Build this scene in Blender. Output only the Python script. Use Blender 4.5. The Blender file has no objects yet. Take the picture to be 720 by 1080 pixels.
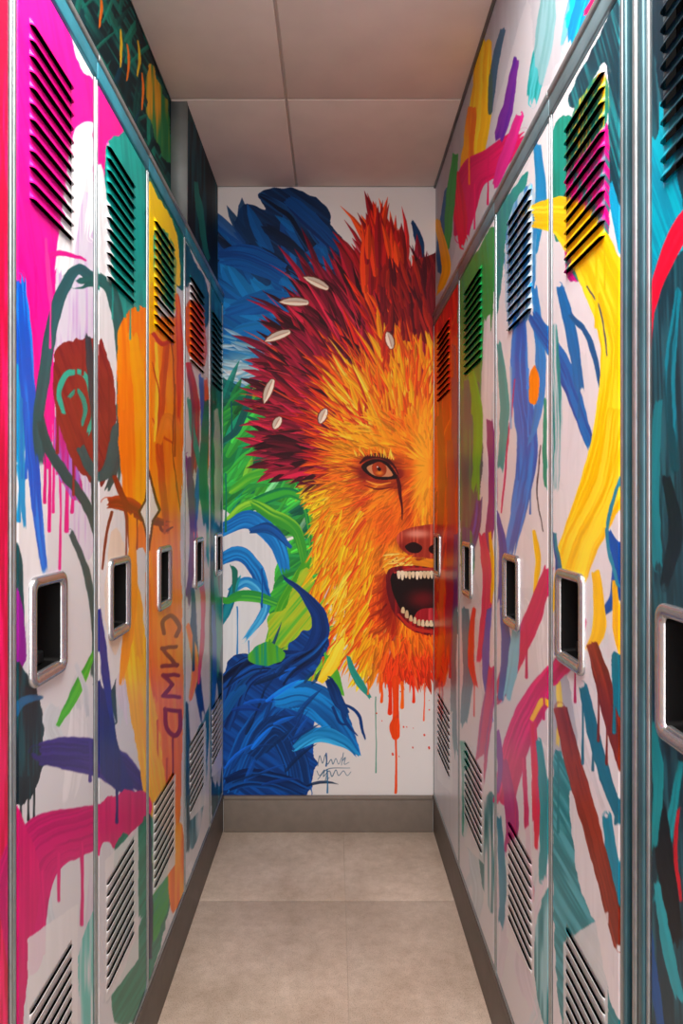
import bpy, numpy as np, math
rng=np.random.RandomState(11)
F=720.0; VX=352.0; VY=532.0; CH=1.27
XL=-0.432; XR=0.387; YE=2.657; ZC=2.506
TL=2.09; TR=2.01

# ------------------------------------------------------------------ utils
def hx(h):
    h=h.lstrip('#'); return np.array([int(h[i:i+2],16)/255. for i in (0,2,4)],dtype=np.float32)
def s2l(c):
    c=np.clip(c,0,1); return np.where(c<=0.04045,c/12.92,((c+0.055)/1.055)**2.4)
TAB=rng.rand(256,256).astype(np.float32)
def vn(x,y,seed=0):
    x=np.asarray(x,dtype=np.float32)+seed*17.37; y=np.asarray(y,dtype=np.float32)+seed*31.71
    xi=np.floor(x).astype(np.int32); yi=np.floor(y).astype(np.int32)
    fx=x-xi; fy=y-yi; fx=fx*fx*(3-2*fx); fy=fy*fy*(3-2*fy)
    a=TAB[yi&255,xi&255]; b=TAB[yi&255,(xi+1)&255]; c=TAB[(yi+1)&255,xi&255]; d=TAB[(yi+1)&255,(xi+1)&255]
    return (a*(1-fx)+b*fx)*(1-fy)+(c*(1-fx)+d*fx)*fy
def P(s):
    if isinstance(s,str): return np.array([[float(v) for v in t.split(',')] for t in s.split()],dtype=np.float64)
    return np.array(s,dtype=np.float64)
def catmull(p,n=7,closed=False):
    if len(p)<3 and not closed: 
        t=np.linspace(0,1,n+1)[:,None]; return p[0]*(1-t)+p[1]*t
    q=np.vstack([p[-1],p,p[0],p[1]]) if closed else np.vstack([2*p[0]-p[1],p,2*p[-1]-p[-2]])
    out=[]; m=len(p) if closed else len(p)-1
    for i in range(m):
        a,b,c,d=q[i],q[i+1],q[i+2],q[i+3]
        for k in range(n):
            t=k/n
            out.append(0.5*((2*b)+(-a+c)*t+(2*a-5*b+4*c-d)*t*t+(-a+3*b-3*c+d)*t**3))
    if not closed: out.append(p[-1])
    return np.array(out)

class Canvas:
    def __init__(s,x0,x1,y0,y1,bg,S=2,ax=1.):
        s.x0,s.y0,s.S,s.ax=x0,y0,S,ax
        s.W=int((x1-x0)*S); s.H=int((y1-y0)*S)
        s.a=np.zeros((s.H,s.W,3),dtype=np.float32); s.a[:]=hx(bg)
        s.k=0
    def win(s,x0,x1,y0,y1):
        i0=max(0,int((x0-s.x0)*s.S)); i1=min(s.W,int((x1-s.x0)*s.S)+1)
        j0=max(0,int((y0-s.y0)*s.S)); j1=min(s.H,int((y1-s.y0)*s.S)+1)
        if i1<=i0 or j1<=j0: return None
        X=(np.arange(i0,i1)/s.S+s.x0).astype(np.float32); Y=(np.arange(j0,j1)/s.S+s.y0).astype(np.float32)
        X,Y=np.meshgrid(X,Y); return (slice(j0,j1),slice(i0,i1)),X,Y
    def poly(s,col,pts,smooth=True,rough=2.0,ang=90,amp=.10,col2=None,al=1.0):
        s.k+=1; p=P(pts)
        if smooth: p=catmull(p,6,True)
        w=s.win(p[:,0].min()-4,p[:,0].max()+4,p[:,1].min()-4,p[:,1].max()+4)
        if w is None: return
        sl,X,Y=w; ax=s.ax
        XX=X+((vn(X/(9*ax),Y/9,s.k)-.5)*2*rough+(vn(X/(2*ax),Y/2,s.k)-.5)*rough*.35)*ax
        YY=Y+(vn(X/(9*ax),Y/9,s.k+50)-.5)*2*rough
        ins=np.zeros(X.shape,bool); n=len(p)
        for i in range(n):
            xa,ya=p[i]; xb,yb=p[(i+1)%n]
            if ya==yb: continue
            c=((ya>YY)!=(yb>YY))&(XX<(xb-xa)*(YY-ya)/(yb-ya)+xa); ins^=c
        r=math.radians(ang); u=X*math.cos(r)+Y*math.sin(r); v=-X*math.sin(r)+Y*math.cos(r)
        b=vn(u/45,v/1.8,s.k)*.6+vn(u/90,v/6,s.k+9)*.4
        c=hx(col)[None,None,:]*np.ones(X.shape+(1,),dtype=np.float32)
        if col2 is not None:
            m=np.clip((b-.45)*4,0,1)[...,None]; c=c*(1-m)+hx(col2)*m
        c=c*(1+amp*1.5*(b[...,None]-.5))
        m=(ins*al)[...,None]
        s.a[sl]=s.a[sl]*(1-m)+c*m
    def stroke(s,col,wd,pts,br=.09,dry=.14,edge=.5,col2=None,al=1.0,fine=1.6):
        s.k+=1; p=P(pts); wd=np.atleast_1d(np.array(wd,dtype=float))
        ws=np.interp(np.linspace(0,1,len(p)),np.linspace(0,1,len(wd)),wd)
        q=catmull(np.hstack([p,ws[:,None]]),7)
        mw=q[:,2].max()/2+3
        w=s.win(q[:,0].min()-mw,q[:,0].max()+mw,q[:,1].min()-mw,q[:,1].max()+mw)
        if w is None: return
        sl,X,Y=w; ax=s.ax
        XX=X+((vn(X/(14*ax),Y/14,s.k)-.5)*4+(vn(X/(2.5*ax),Y/2.5,s.k+7)-.5)*.8)*edge*(.5+.5*ax); YY=Y+((vn(X/(14*ax),Y/14,s.k+50)-.5)*4)*edge
        best=np.full(X.shape,1e9,np.float32); cr=np.zeros_like(best); al_=np.zeros_like(best); hwm=np.ones_like(best)
        L=0; seg=np.hypot(*(q[1:,:2]-q[:-1,:2]).T); tot=seg.sum()+1e-6
        for i in range(len(q)-1):
            ax_,ay,aw=q[i]; bx,by,bw=q[i+1]; dx,dy=bx-ax_,by-ay; l2=dx*dx+dy*dy
            if l2<1e-9: continue
            t=np.clip(((XX-ax_)*dx+(YY-ay)*dy)/l2,0,1)
            ex=XX-ax_-t*dx; ey=YY-ay-t*dy; hw=np.maximum((aw+(bw-aw)*t)/2,.05)
            d=np.sqrt(ex*ex+ey*ey)/hw; up=d<best
            best=np.where(up,d,best); hwm=np.where(up,hw,hwm)
            cr=np.where(up,np.sign(ex*dy-ey*dx)*d,cr); al_=np.where(up,L+t*seg[i],al_); L+=seg[i]
        b=vn(cr*hwm/fine+50,al_/60,s.k)*.65+vn(cr*hwm/5+50,al_/90,s.k+3)*.35
        m=np.clip((1-best)*hwm*s.S+.5,0,1)
        tt=al_/tot
        if dry>0:
            e=np.maximum((tt-(1-dry))/dry,(dry*.4-tt)/(dry*.4))
            m=m*np.clip((b-(e*.85-.2))*8,0,1)
        c=hx(col)[None,None,:]*np.ones(X.shape+(1,),dtype=np.float32)
        if col2 is not None:
            k=np.clip((b-.42)*4,0,1)[...,None]; c=c*(1-k)+hx(col2)*k
        c=c*(1+br*2*(b[...,None]-.5)); m=(m*al)[...,None]
        s.a[sl]=s.a[sl]*(1-m)+c*m
    def soft(s,col,x,y,rx,ry,ang=0,al=.7):
        R=max(rx,ry)*2.2; W=s.win(x-R,x+R,y-R,y+R)
        if W is None: return
        sl,X,Y=W; r=math.radians(ang); dx=X-x; dy=-(Y-y)
        u=(dx*math.cos(r)+dy*math.sin(r))/rx; v=(-dx*math.sin(r)+dy*math.cos(r))/ry
        m=(al*np.exp(-(u*u+v*v)**1.3))[...,None]; s.a[sl]=s.a[sl]*(1-m)+hx(col)*m
    def pick(s,x,y):
        i=int(np.clip((x-s.x0)*s.S,0,s.W-1)); j=int(np.clip((y-s.y0)*s.S,0,s.H-1)); return s.a[j,i].copy()
    def hair(s,x,y,ang,L,w,col,bend=0.,al=1.,sh=.10):
        n=5; ts=np.linspace(0,1,n+1); a=ang+bend*ts
        px=x+np.cumsum(np.r_[0,np.cos(a[1:])*L/n]); py=y-np.cumsum(np.r_[0,np.sin(a[1:])*L/n])
        ww=w*np.sin(np.pi*(0.18+0.82*ts))**.8/2+.15
        W=s.win(px.min()-w,px.max()+w,py.min()-w,py.max()+w)
        if W is None: return
        sl,X,Y=W; best=np.full(X.shape,-9,np.float32); sd=np.zeros_like(best)
        for i in range(n):
            dx,dy=px[i+1]-px[i],py[i+1]-py[i]; l2=dx*dx+dy*dy
            t=np.clip(((X-px[i])*dx+(Y-py[i])*dy)/l2,0,1); ex=X-px[i]-t*dx; ey=Y-py[i]-t*dy
            v=(ww[i]+(ww[i+1]-ww[i])*t)-np.sqrt(ex*ex+ey*ey); up=v>best
            best=np.where(up,v,best); sd=np.where(up,np.sign(ex*dy-ey*dx),sd)
        m=al*np.clip(best*s.S+.4,0,1)[...,None]
        s.a[sl]=s.a[sl]*(1-m)+col*(1+sh*sd[...,None])*m
    def splat(s,col,x0,x1,y0,y1,n,r=1.2):
        for _ in range(n):
            x=rng.uniform(x0,x1); y=rng.uniform(y0,y1); q=r*rng.uniform(.4,1.6)
            s.stroke(col,q*2,[[x,y],[x+.3,y+q*rng.uniform(.2,1.5)]],dry=0,edge=.2)
    def drips(s,x0,x1,y0,y1,n):
        for _ in range(n):
            x=rng.uniform(x0,x1); y=rng.uniform(y0,y1); c=s.pick(x,y)
            if c.max()-c.min()<.3: continue
            L=rng.uniform(20,85); d=abs(x-VX); w=(1.2+2.2*min(1,d/350))*rng.uniform(.6,1.2)
            h='#%02x%02x%02x'%tuple(int(np.clip(v,0,1)*255) for v in c)
            s.stroke(h,[w,w*.7,w*1.15],[[x,y],[x+.3,y+L*.5],[x,y+L]],dry=0,edge=.15)
    def wash(s,x0,x1,y0,y1,n,cols):
        for _ in range(n):
            x=rng.uniform(x0,x1); y=rng.uniform(y0,y1); L=rng.uniform(40,150); w=rng.uniform(.04,.09)*abs(x-VX)
            s.stroke(rng.choice(cols),[w*.6,w,w*.5],[[x,y],[x+rng.uniform(-12,12),y+L*.5],[x+rng.uniform(-14,14),y+L]],al=.75,dry=.4)
    def sample(s,px,py):
        u=np.clip((px-s.x0)*s.S,0,s.W-1.01); v=np.clip((py-s.y0)*s.S,0,s.H-1.01)
        i=u.astype(int); j=v.astype(int); fu=(u-i)[:,None]; fv=(v-j)[:,None]; a=s.a
        return (a[j,i]*(1-fu)+a[j,i+1]*fu)*(1-fv)+(a[j+1,i]*(1-fu)+a[j+1,i+1]*fu)*fv

# ================================================================== END WALL MURAL
E=Canvas(215,475,190,880,'#e2e0e0',S=3)
E.poly('#0f2c52','226,262 262,266 248,240 256,214 280,220 272,202 310,199 338,212 352,240 366,262 386,300 400,420 300,420 226,420',rough=2,ang=35,amp=.25,col2='#123a66')
E.poly('#0a68ae','226,284 262,288 300,300 330,330 320,380 290,400 226,410',rough=3,ang=30,amp=.2,col2='#084a8c')
for a in range(70):
    x=rng.uniform(235,355); y=rng.uniform(256,345)
    c=hx(rng.choice(['#0b2444','#0d5aa0','#12488c','#0a1f3c','#0a65ac','#0f3560'])) if y<300 else hx(rng.choice(['#0d6ab0','#0a75bc','#1480c4','#0a4c8c']))
    E.hair(x,y,math.radians(rng.uniform(118,160)),rng.uniform(34,62),rng.uniform(7,15),c,rng.uniform(-.5,.1),al=.85,sh=.06)
E.stroke('#0a1c38',[18,12,3],'330,262 305,225 270,203',col2='#14467a',br=.25)
E.stroke('#0c4c90',[14,18,8],'356,262 320,225 300,206',col2='#0c2a58',br=.25)
E.stroke('#0c5fae',[20,28,12],'300,290 262,272 230,270',col2='#083a78',br=.25)
E.stroke('#0a6ab8',[16,26,10],'330,330 285,318 236,330',col2='#0c4c90',br=.2); E.stroke('#1480c8',[10,20,8],'310,360 270,348 232,360',col2='#0a65ac',br=.2)
E.stroke('#11365f',[5,9,3],'446,272 440,250 434,232')
E.soft('#9cc4d2',262,392,40,22,0,.9); E.soft('#cfdde2',258,402,30,14,0,.9)
E.poly('#dde3e6','226,396 255,392 285,404 262,420 226,424',rough=2,ang=10,col2='#a8ccd6')
for _ in range(40):
    E.hair(rng.uniform(230,300),rng.uniform(355,412),math.radians(rng.uniform(150,200)),rng.uniform(20,40),rng.uniform(2,5),hx(rng.choice(['#e0e8ec','#5aa8cc','#1a7cbc','#a8cfda'])),rng.uniform(-.4,.3),al=.6)
E.poly('#0b5a64','226,404 262,412 278,428 262,470 226,500',rough=2,ang=30,amp=.25,col2='#118070')
E.poly('#2a9446','226,440 280,432 330,470 345,560 335,640 290,650 262,600 250,560 226,552',rough=3,ang=-35,amp=.25,col2='#44ae3c')
E.soft('#0e6a4c',300,500,26,40,30,.7); E.soft('#56c040',286,530,26,16,20,.8); E.soft('#12784e',250,470,20,30,0,.6)
for a in range(180):
    x=rng.uniform(228,335); y=rng.uniform(425,615)
    c=E.pick(x,y)*rng.uniform(.7,1.35)
    if rng.rand()<.3: c=hx(rng.choice(['#3fae42','#0f5a4c','#8acb3f','#2a9a50','#0c7a6c']))
    E.hair(x,y,math.radians(rng.uniform(15,75)),rng.uniform(25,65),rng.uniform(3,10),c,rng.uniform(-.9,.1),al=.8)
E.stroke('#0f5c57',[4,9,3],'228,470 250,452 262,420 268,405'); E.stroke('#12804e',[8,14,6],'232,560 262,535 300,520 330,530',col2='#3aa83e'); E.stroke('#49b23c',[6,16,6],'240,520 275,500 315,505 340,540',col2='#7cc83c')
E.stroke('#1c8c4a',[6,14,6],'290,470 315,500 330,560 326,600',col2='#58b838'); E.stroke('#0e5f48',[3,7,3],'262,440 300,460 320,500')
E.poly('#e4e6ea','226,552 250,545 285,566 292,592 282,640 262,684 226,700',rough=3,amp=.04)
for pts,w,c,c2 in [('230,562 262,548 290,570 302,606',[12,22,8],'#1470c0','#2590d8'),('228,594 250,584 270,600 284,642',[8,18,8],'#0f58a8','#2286cc'),
                   ('240,626 262,614 280,640 256,676',[6,14,4],'#2286cc','#5ab7e4'),('228,668 240,640 252,606',[4,10,4],'#0f5a7c','#1f9aa0'),
                   ('238,548 262,530 290,540',[3,8,3],'#54b43c','#8ccc40'),('262,560 285,558 308,578',[5,11,3],'#0e4a8c','#155fae'),
                   ('305,640 262,628 236,636',[5,12,5],'#2f9a48','#5cb840'),('262,530 290,545 312,560 322,600',[6,16,6],'#3ca23a','#8bc83c'),('226,628 240,634 256,628',[3,7,3],'#3ca23a','#2c8a4a')]:
    E.stroke(c,w,pts,col2=c2,dry=.2,br=.12)
for x,y0,y1,w,c in [(238,500,560,2,'#0f7a60'),(250,640,690,1.6,'#1c80c8'),(262,676,704,1.4,'#2286cc'),(276,600,640,1.8,'#0f58a8'),(234,696,730,1.4,'#1f9aa0'),(290,642,668,1.6,'#4cae3c'),(244,424,462,1.6,'#0b5a64')]:
    E.stroke(c,[w,w*.7,w*1.2],[[x,y0],[x+.4,(y0+y1)/2],[x,y1]],dry=0,edge=.15)
E.stroke('#1e6d5e',[2,6,2],'246,626 248,604 244,596'); E.stroke('#4aa82e',[10,22,8],'282,690 296,650 318,610 326,585',col2='#98c83a')
E.poly('#b8d038','282,655 300,640 322,600 345,640 352,700 320,720 300,700',rough=3,ang=-50,amp=.2,col2='#5ab03a')
# ---- lion
CX,CY=427.,500.
RA=[50,80,88,94,99,106,115,123,130,145,160,172,177,184,200,215,230,245,258,270,285,310]
RR=[215,230,238,276,278,246,252,226,222,196,166,162,148,116,112,124,150,184,216,226,226,223]
def Rm(a): return np.interp(a,RA,RR)
def grad(st,t):
    xs=[q[0] for q in st]; cs=np.array([hx(q[1]) for q in st]); return np.stack([np.interp(t,xs,cs[:,i]) for i in range(3)],-1)
GU=[(0,'#e8701a'),(.18,'#f08c1c'),(.32,'#f9b01e'),(.40,'#f07a1c'),(.47,'#cc341c'),(.56,'#9c1826'),(.72,'#700e28'),(.86,'#4a0a20'),(1.,'#3a081a')]
GT=[(0,'#ec7a1a'),(.25,'#f49c1e'),(.42,'#f6ac1e'),(.50,'#e8641c'),(.58,'#a8201c'),(.70,'#6c1018'),(.82,'#9c1c1c'),(1.,'#cc341c')]
GL=[(0,'#e8701a'),(.35,'#f08a1c'),(.55,'#f6ac1e'),(.8,'#f9cc28'),(1.1,'#f2d430')]
GB=[(0,'#e8701a'),(.45,'#f29a1e'),(.66,'#f0741c'),(.78,'#e4481a'),(1.1,'#d42a18')]
def lcol(a,r):
    a=np.asarray(a,float); r=np.asarray(r,float)
    ws=[np.clip((100-a)/12,0,1), np.clip((a-88)/12,0,1)*np.clip((192-a)/10,0,1), np.clip((a-182)/10,0,1)*np.clip((258-a)/18,0,1), np.clip((a-240)/18,0,1)]
    s=sum(ws)+1e-6; return sum(grad(g,r)*(w/s)[...,None] for g,w in zip([GT,GU,GL,GB],ws))
sl,X,Y=E.win(230,470,200,740)
aa=np.degrees(np.arctan2(-(Y-CY),X-CX))%360; aa=np.where(aa<50,360-0*aa,aa); rr_=np.hypot(X-CX,Y-CY); rho=rr_/Rm(aa)
stk=vn(aa/3.,rr_/60,77)
m=np.clip((.80+.10*(stk-.5)-rho)*30,0,1)[...,None]; col=lcol(np.clip(aa,50,310),rho+.10*(stk-.5))*(1+.3*(stk[...,None]-.5)); E.a[sl]=E.a[sl]*(1-m)+col*m
# broad swept feathers in layers, outer first
MC=['#3c0a1c','#5a0c24','#7c1230','#8c1836','#a01c3c','#4a0a1c','#b02440','#6a102a','#2c0614','#94182c']
TC=['#a81c1c','#c8301c','#7c1018','#dc4a1c','#8c1420']
for rh in np.linspace(.78,.42,13):
    for k in range(46):
        a=rng.uniform(82,184); R=Rm(a)*rng.uniform(.92,1.03); r=R*(rh+rng.uniform(-.03,.03)); th=math.radians(a)
        f=1. if rh>.55 else .75
        c=hx(rng.choice(TC if 88<a<104 else MC))*rng.uniform(.85,1.25)
        if rh<.52 and rng.rand()<.45: c=hx(rng.choice(['#c8301c','#e0561c','#b8241c','#a01a20']))
        L=max(14,min(R*1.08-r,R*.34))*rng.uniform(.7,1.1)*f
        E.hair(CX+r*math.cos(th),CY-r*math.sin(th),math.radians(a+rng.uniform(-22,4)),L,rng.uniform(5,11)*f,c,rng.uniform(.1,.65),al=.95,sh=.16)
        if rng.rand()<.4: E.hair(CX+r*math.cos(th),CY-r*math.sin(th),math.radians(a+rng.uniform(-18,4)),L*.9,rng.uniform(1,2),hx(rng.choice(['#d83a50','#e0502c','#2c0612','#c01c44'])),rng.uniform(.1,.6),al=.8)
for rh in np.linspace(.90,.10,46):
    n=int(16+105*rh)
    for _ in range(n):
        a=rng.uniform(50,305); R=Rm(a)*(1+rng.uniform(-.08,.03)); r=R*(rh+rng.uniform(-.02,.02))
        up=a<184
        if up and rh>.50: continue
        c=lcol(a+rng.uniform(-6,6),rh+rng.uniform(-.08,.07))*rng.uniform(.72,1.25)
        if rng.rand()<.09: c=hx(rng.choice(['#c8281c','#f08020','#fbd84a','#d8501c','#b8241c'])) if rh<.6 else hx(rng.choice(['#f08020','#fbe868','#e8641c']))
        L=R*(rng.uniform(.12,.26) if up else rng.uniform(.12,.24)); dirn=a+(rng.uniform(8,32) if 186<a<250 else 0)
        th=math.radians(a)
        if rh>.7: L=max(min(L,R-r),8)
        E.hair(CX+r*math.cos(th),CY-r*math.sin(th),math.radians(dirn+rng.uniform(-9,9)),L,rng.uniform(1.2,3.6)*(.5+.8*rh),c,rng.uniform(-.1,.4) if up else rng.uniform(-.4,.4),al=.88,sh=.14)
for k in range(60):
    x=rng.uniform(384,424); y=rng.uniform(262,312); tx,ty=401+(x-405)*.9,204+abs(x-403)*1.7
    a=math.atan2(-(ty-y),tx-x); E.hair(x,y,a,math.hypot(tx-x,ty-y)*rng.uniform(.6,1.02),rng.uniform(5,10),hx(rng.choice(['#c42a1c','#d8401c','#a81c1c','#e04a1c','#8c1420'])),rng.uniform(-.3,.3),al=.93,sh=.16)
E.poly('#5c0e18','416,305 440,276 475,270 475,366 452,362 436,350 416,346',rough=2,ang=70,amp=.4,col2='#8c2020')
for _ in range(130):
    x=rng.uniform(402,464); y=rng.uniform(300,400)
    c=hx(rng.choice(['#4a0a1c','#8c1a1c','#a8281c','#6d0f1e'])) if y<362 else hx(rng.choice(['#e05a1c','#f49c1e','#b82c1c','#f7b82a']))
    E.hair(x,y,math.radians(rng.uniform(84,116)),rng.uniform(20,42),rng.uniform(2,6),c,rng.uniform(-.3,.3),al=.9)
for _ in range(360):
    x=rng.uniform(362,464); y=rng.uniform(400,472)
    a=90+(CX+8-x)*.6+rng.uniform(-12,12)
    E.hair(x,y,math.radians(a),rng.uniform(16,42),rng.uniform(1.5,4.5),hx(rng.choice(['#f7b01e','#f9cc2a','#f49a1e','#ec7a1a','#f7b41e','#d84a1a','#fbe058','#b82c1a','#e8641a'])),rng.uniform(-.4,.4),al=.85)
for x,y,a,L in [(332,296,148,28),(308,317,172,30),(290,354,195,28),(281,414,243,26),(339,440,240,15),(411,357,100,17),(291,447,235,12)]:
    th=math.radians(a); x0=x-math.cos(th)*L*.5; y0=y+math.sin(th)*L*.5
    E.hair(x0,y0,th,L,10.5,hx('#7a3428'),.2); E.hair(x0,y0,th,L*.95,8,hx('#ecdccc'),.2); E.hair(x0,y0,th,L*.8,1.2,hx('#c8a894'),.2)
# ---- face
FB=[('#ea741a',436,500,34,70,0,.9),('#f6a620',402,464,30,12,8,.7),('#8c1a16',396,496,24,13,-8,.75),('#a8221a',380,535,10,34,-8,.6),('#6c1012',421,504,6,20,0,.7),
          ('#f08a24',406,522,13,8,-20,.8),('#fbb834',446,490,9,62,0,.85),('#b83a18',431,530,5,36,0,.6),('#e2601c',408,556,18,22,0,.7),('#f4a024',384,565,12,30,8,.6),
          ('#84120f',410,634,10,42,4,.85),('#d8461a',390,632,12,42,8,.6),('#f8b434',424,585,18,10,0,.9),('#d8461a',440,692,34,18,0,.6),('#f09020',362,560,16,64,10,.5)]
for b in FB: E.soft(*b)
def facefur(n,al):
    for _ in range(n):
        x=rng.uniform(358,466); y=rng.uniform(440,690)
        if 412<x and 594<y<668: continue
        c=E.pick(x,y)*rng.uniform(.76,1.28); dx=x-441; dy=y-505
        a=math.degrees(math.atan2(-dy*.7-10 if y<600 else -40,dx-12))
        E.hair(x,y,math.radians(a+rng.uniform(-16,16)),rng.uniform(7,20),rng.uniform(.8,2.4),c,rng.uniform(-.4,.4),al=al,sh=.06)
facefur(1000,.8)
for b in FB[2:]: E.soft(*b[:-1],b[-1]*.4)
facefur(800,.5)
# eye (slanted, dark rimmed, tear line down the muzzle)
E.soft('#4a0a0c',399,486,22,5,-10,.85); E.soft('#5c0e10',383,500,7,6,0,.7); E.soft('#6c1210',404,509,15,3.5,-8,.6)
E.stroke('#3c080a',[2,4.5,5,2.5,1],'380,488 388,482 402,481 414,490 420,500',edge=.2,dry=0)
E.stroke('#4a0c0c',[3,4,2.5,1],'418,502 421,514 423,530 424,548',edge=.3,dry=0)
E.poly('#1c0406','381,492 389,486 400,484.5 410,489 419,503 409,506 397,505.5 387,500',rough=.3,amp=0)
E.poly('#cc8c64','386.5,493.5 393,489.5 402,488.5 409,493 414,501.5 403,502.8 393,500.5',rough=.2,amp=0)
E.poly('#9c3814','392.5,490.5 400,487 406.8,491.5 406.5,499.5 400,503 393.5,499.5',rough=.2,amp=.2)
E.soft('#e88a2a',400,498.8,4,2.4,0,.9); E.stroke('#0e0203',3.6,'399.6,494.5 400,495',dry=0,edge=0); E.stroke('#ffffff',1.2,'397.8,492.4 398,492.6',dry=0,edge=0)
E.stroke('#f0a040',[.8,2,.8],'386,507 398,511 412,509',edge=.1,dry=0); E.stroke('#5c0e0e',[.6,1.6,.6],'384,512 398,516 414,514',edge=.1,dry=0)
for k in range(16): E.hair(376+k*2.6,481-2*math.sin(k/15*3.1)+k*.25,math.radians(rng.uniform(80,130)-k),rng.uniform(7,13),1.6,hx(rng.choice(['#f9c43a','#fbe058','#e8701a'])),.2,al=.8)
# nose
E.soft('#5c0e10',440,592,20,4,0,.6)
E.poly('#9c3424','418,568 424,560 440,555 470,555 470,590 448,588 436,588 428,584 421,577',rough=.5,amp=.12,col2='#c4543c')
E.soft('#e89c88',440,563,13,4.5,0,.9); E.soft('#6c1410',424,577,5,6,0,.6)
E.poly('#220506','427,576 436,571.5 445,577 441,583 432,582.5',rough=.3,amp=0); E.poly('#220506','452,578 462,573 470,582 456,584',rough=.3,amp=0)
# muzzle and mouth
E.poly('#ee9424','404,592 414,582 430,586 440,591 450,590 470,591 470,604 440,600 422,602 408,606',rough=1,ang=20,amp=.2,col2='#f9bc40')
for _ in range(50): E.hair(rng.uniform(408,436),rng.uniform(584,598),math.radians(rng.uniform(180,225)),rng.uniform(6,14),rng.uniform(.8,2),hx(rng.choice(['#fbd04a','#f4a024','#e0641c','#fbe27a'])),.1,al=.8)
for x,y in [(414,592),(420,595),(427,593),(418,589),(425,597)]: E.stroke('#4a0c0c',1.1,[[x,y],[x+.2,y+.2]],dry=0,edge=0)
E.poly('#64101a','407,606 416,598 434,596 456,598 475,597 475,672 450,670 432,664 416,648 409,630',rough=.8,amp=.25,col2='#9c1a1a')
E.poly('#140406','412,608 420,601 440,600 458,601 475,600 475,664 452,662 436,656 421,640 414,624',rough=.4,amp=0)
E.soft('#6c1018',446,632,16,10,0,.8); E.poly('#9c1c28','436,652 442,643 456,641 475,641 475,655 450,655 440,655',rough=.5,amp=.15,col2='#c04048')
E.stroke('#b03a38',[2,3,3],'416,604 436,600 460,601',edge=.2,dry=0)
for i in range(11):
    x=418.5+i*3.9; h=[8,9.5,7,8,7,8.5,8,7.5,8,8,7][i]; y=603-abs(i-4)*.1; w_=rng.uniform(3.1,3.7)
    E.poly(rng.choice(['#e8d8b8','#dcc8a4','#efe2c6']),[[x,y],[x+w_,y+.3],[x+w_*.9,y+h*.75],[x+w_*.55,y+h],[x+w_*.1,y+h*.75]],rough=.2,amp=.06)
for i in range(9):
    x=423+i*4.2; h=[6,7.5,6,6.5,6,6.5,6,6,6][i]; y=[646,651,654.5,657,659,660,660,660,660][i]; w_=rng.uniform(3.3,4)
    E.poly(rng.choice(['#dcc8a0','#d0b890','#e6d6b4']),[[x,y],[x+w_,y+.6],[x+w_*.9,y-h*.75],[x+w_*.5,y-h],[x+w_*.1,y-h*.75]],rough=.2,amp=.06)
E.stroke('#b83024',[2,3.5,3],'420,648 434,662 460,667',edge=.3,dry=0)
for _ in range(300):
    x=rng.uniform(378,464); y=rng.uniform(668,714); c=lcol(270-(CX-x)*.7,.60+(y-668)/120+rng.uniform(-.08,.08))*rng.uniform(.8,1.2)
    E.hair(x,y,math.radians(270-(CX-x)*.6+rng.uniform(-18,18)),rng.uniform(10,22),rng.uniform(1.5,4),c,rng.uniform(-.3,.3),al=.9)
for _ in range(300):
    x=rng.uniform(334,394); y=rng.uniform(535,690)
    E.hair(x,y,math.radians(rng.uniform(228,258)),rng.uniform(16,42),rng.uniform(1.5,4),hx(rng.choice(['#f9d02c','#f7c022','#f4a81e','#f0901c','#fbe258','#ea7a1a','#dc501c'])),rng.uniform(-.3,.3),al=.85)
# ---- lower blue
E.poly('#0f3f86','236,705 262,690 290,694 318,668 345,660 338,700 305,735 330,760 322,838 230,838 230,790',rough=3,ang=35,amp=.3,col2='#114c98')
for pts,w,c,c2 in [('236,770 255,715 290,696 330,690',[14,26,20,6],'#0c2c66','#114488'),('240,835 262,780 290,745 318,735',[20,26,20,6],'#0f4590','#1260b0'),
     ('228,725 262,702 290,700 312,712',[12,20,14,5],'#0a1f4a','#12468c'),('298,608 322,628 338,655 328,690 300,712',[2,9,18,18,12],'#0d3f8c','#0a2a60'),
     ('345,672 330,690 306,705',[3,12,10],'#0b2d66','#1560b0'),('290,740 320,735 350,755 380,800',[10,34,32,4],'#1466b4','#1a80c8'),
     ('262,800 290,770 310,800 318,836',[16,30,28,24],'#0e3c7c','#1258a8'),('238,828 262,820 300,826 324,836',[16,20,18,16],'#0b2a5e','#104a90'),
     ('310,790 335,775 362,782 380,798',[6,16,12,2],'#1b86cc','#3aa4dc'),('232,760 246,735 262,722',[8,12,5],'#1264b0','#0d4490')]:
    E.stroke(c,w,pts,col2=c2,dry=.12,br=.25)
for _ in range(60):
    x=rng.uniform(232,345); y=rng.uniform(695,830); c=E.pick(x,y)
    if c.max()>.8: continue
    E.hair(x,y,math.radians(rng.uniform(20,70)),rng.uniform(18,44),rng.uniform(2,6),c*rng.uniform(.5,1.5),rng.uniform(-.8,.2),al=.8)
E.poly('#5cb436','262,690 282,676 300,690 290,700 270,702',rough=2,amp=.2,col2='#1e8c6c')
E.stroke('#58b23a',[6,12,4],'345,690 352,712 362,735'); E.stroke('#2d9a8c',[3,8,3],'392,738 376,715 366,690'); E.stroke('#f2cf22',[6,14,6],'336,720 350,700 362,675',col2='#f6e04a')
E.stroke('#0e4488',[8,12,4],'347,716 356,738 368,756',col2='#0a2a5c'); E.stroke('#0e3c7c',[2.5,4,1],'360,742 376,752 382,770 386,782'); E.stroke('#0e3c7c',[3,4,1],'356,742 366,762 378,776'); E.stroke('#0e3c7c',[3,3,1],'350,744 357,762 367,765')
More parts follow.
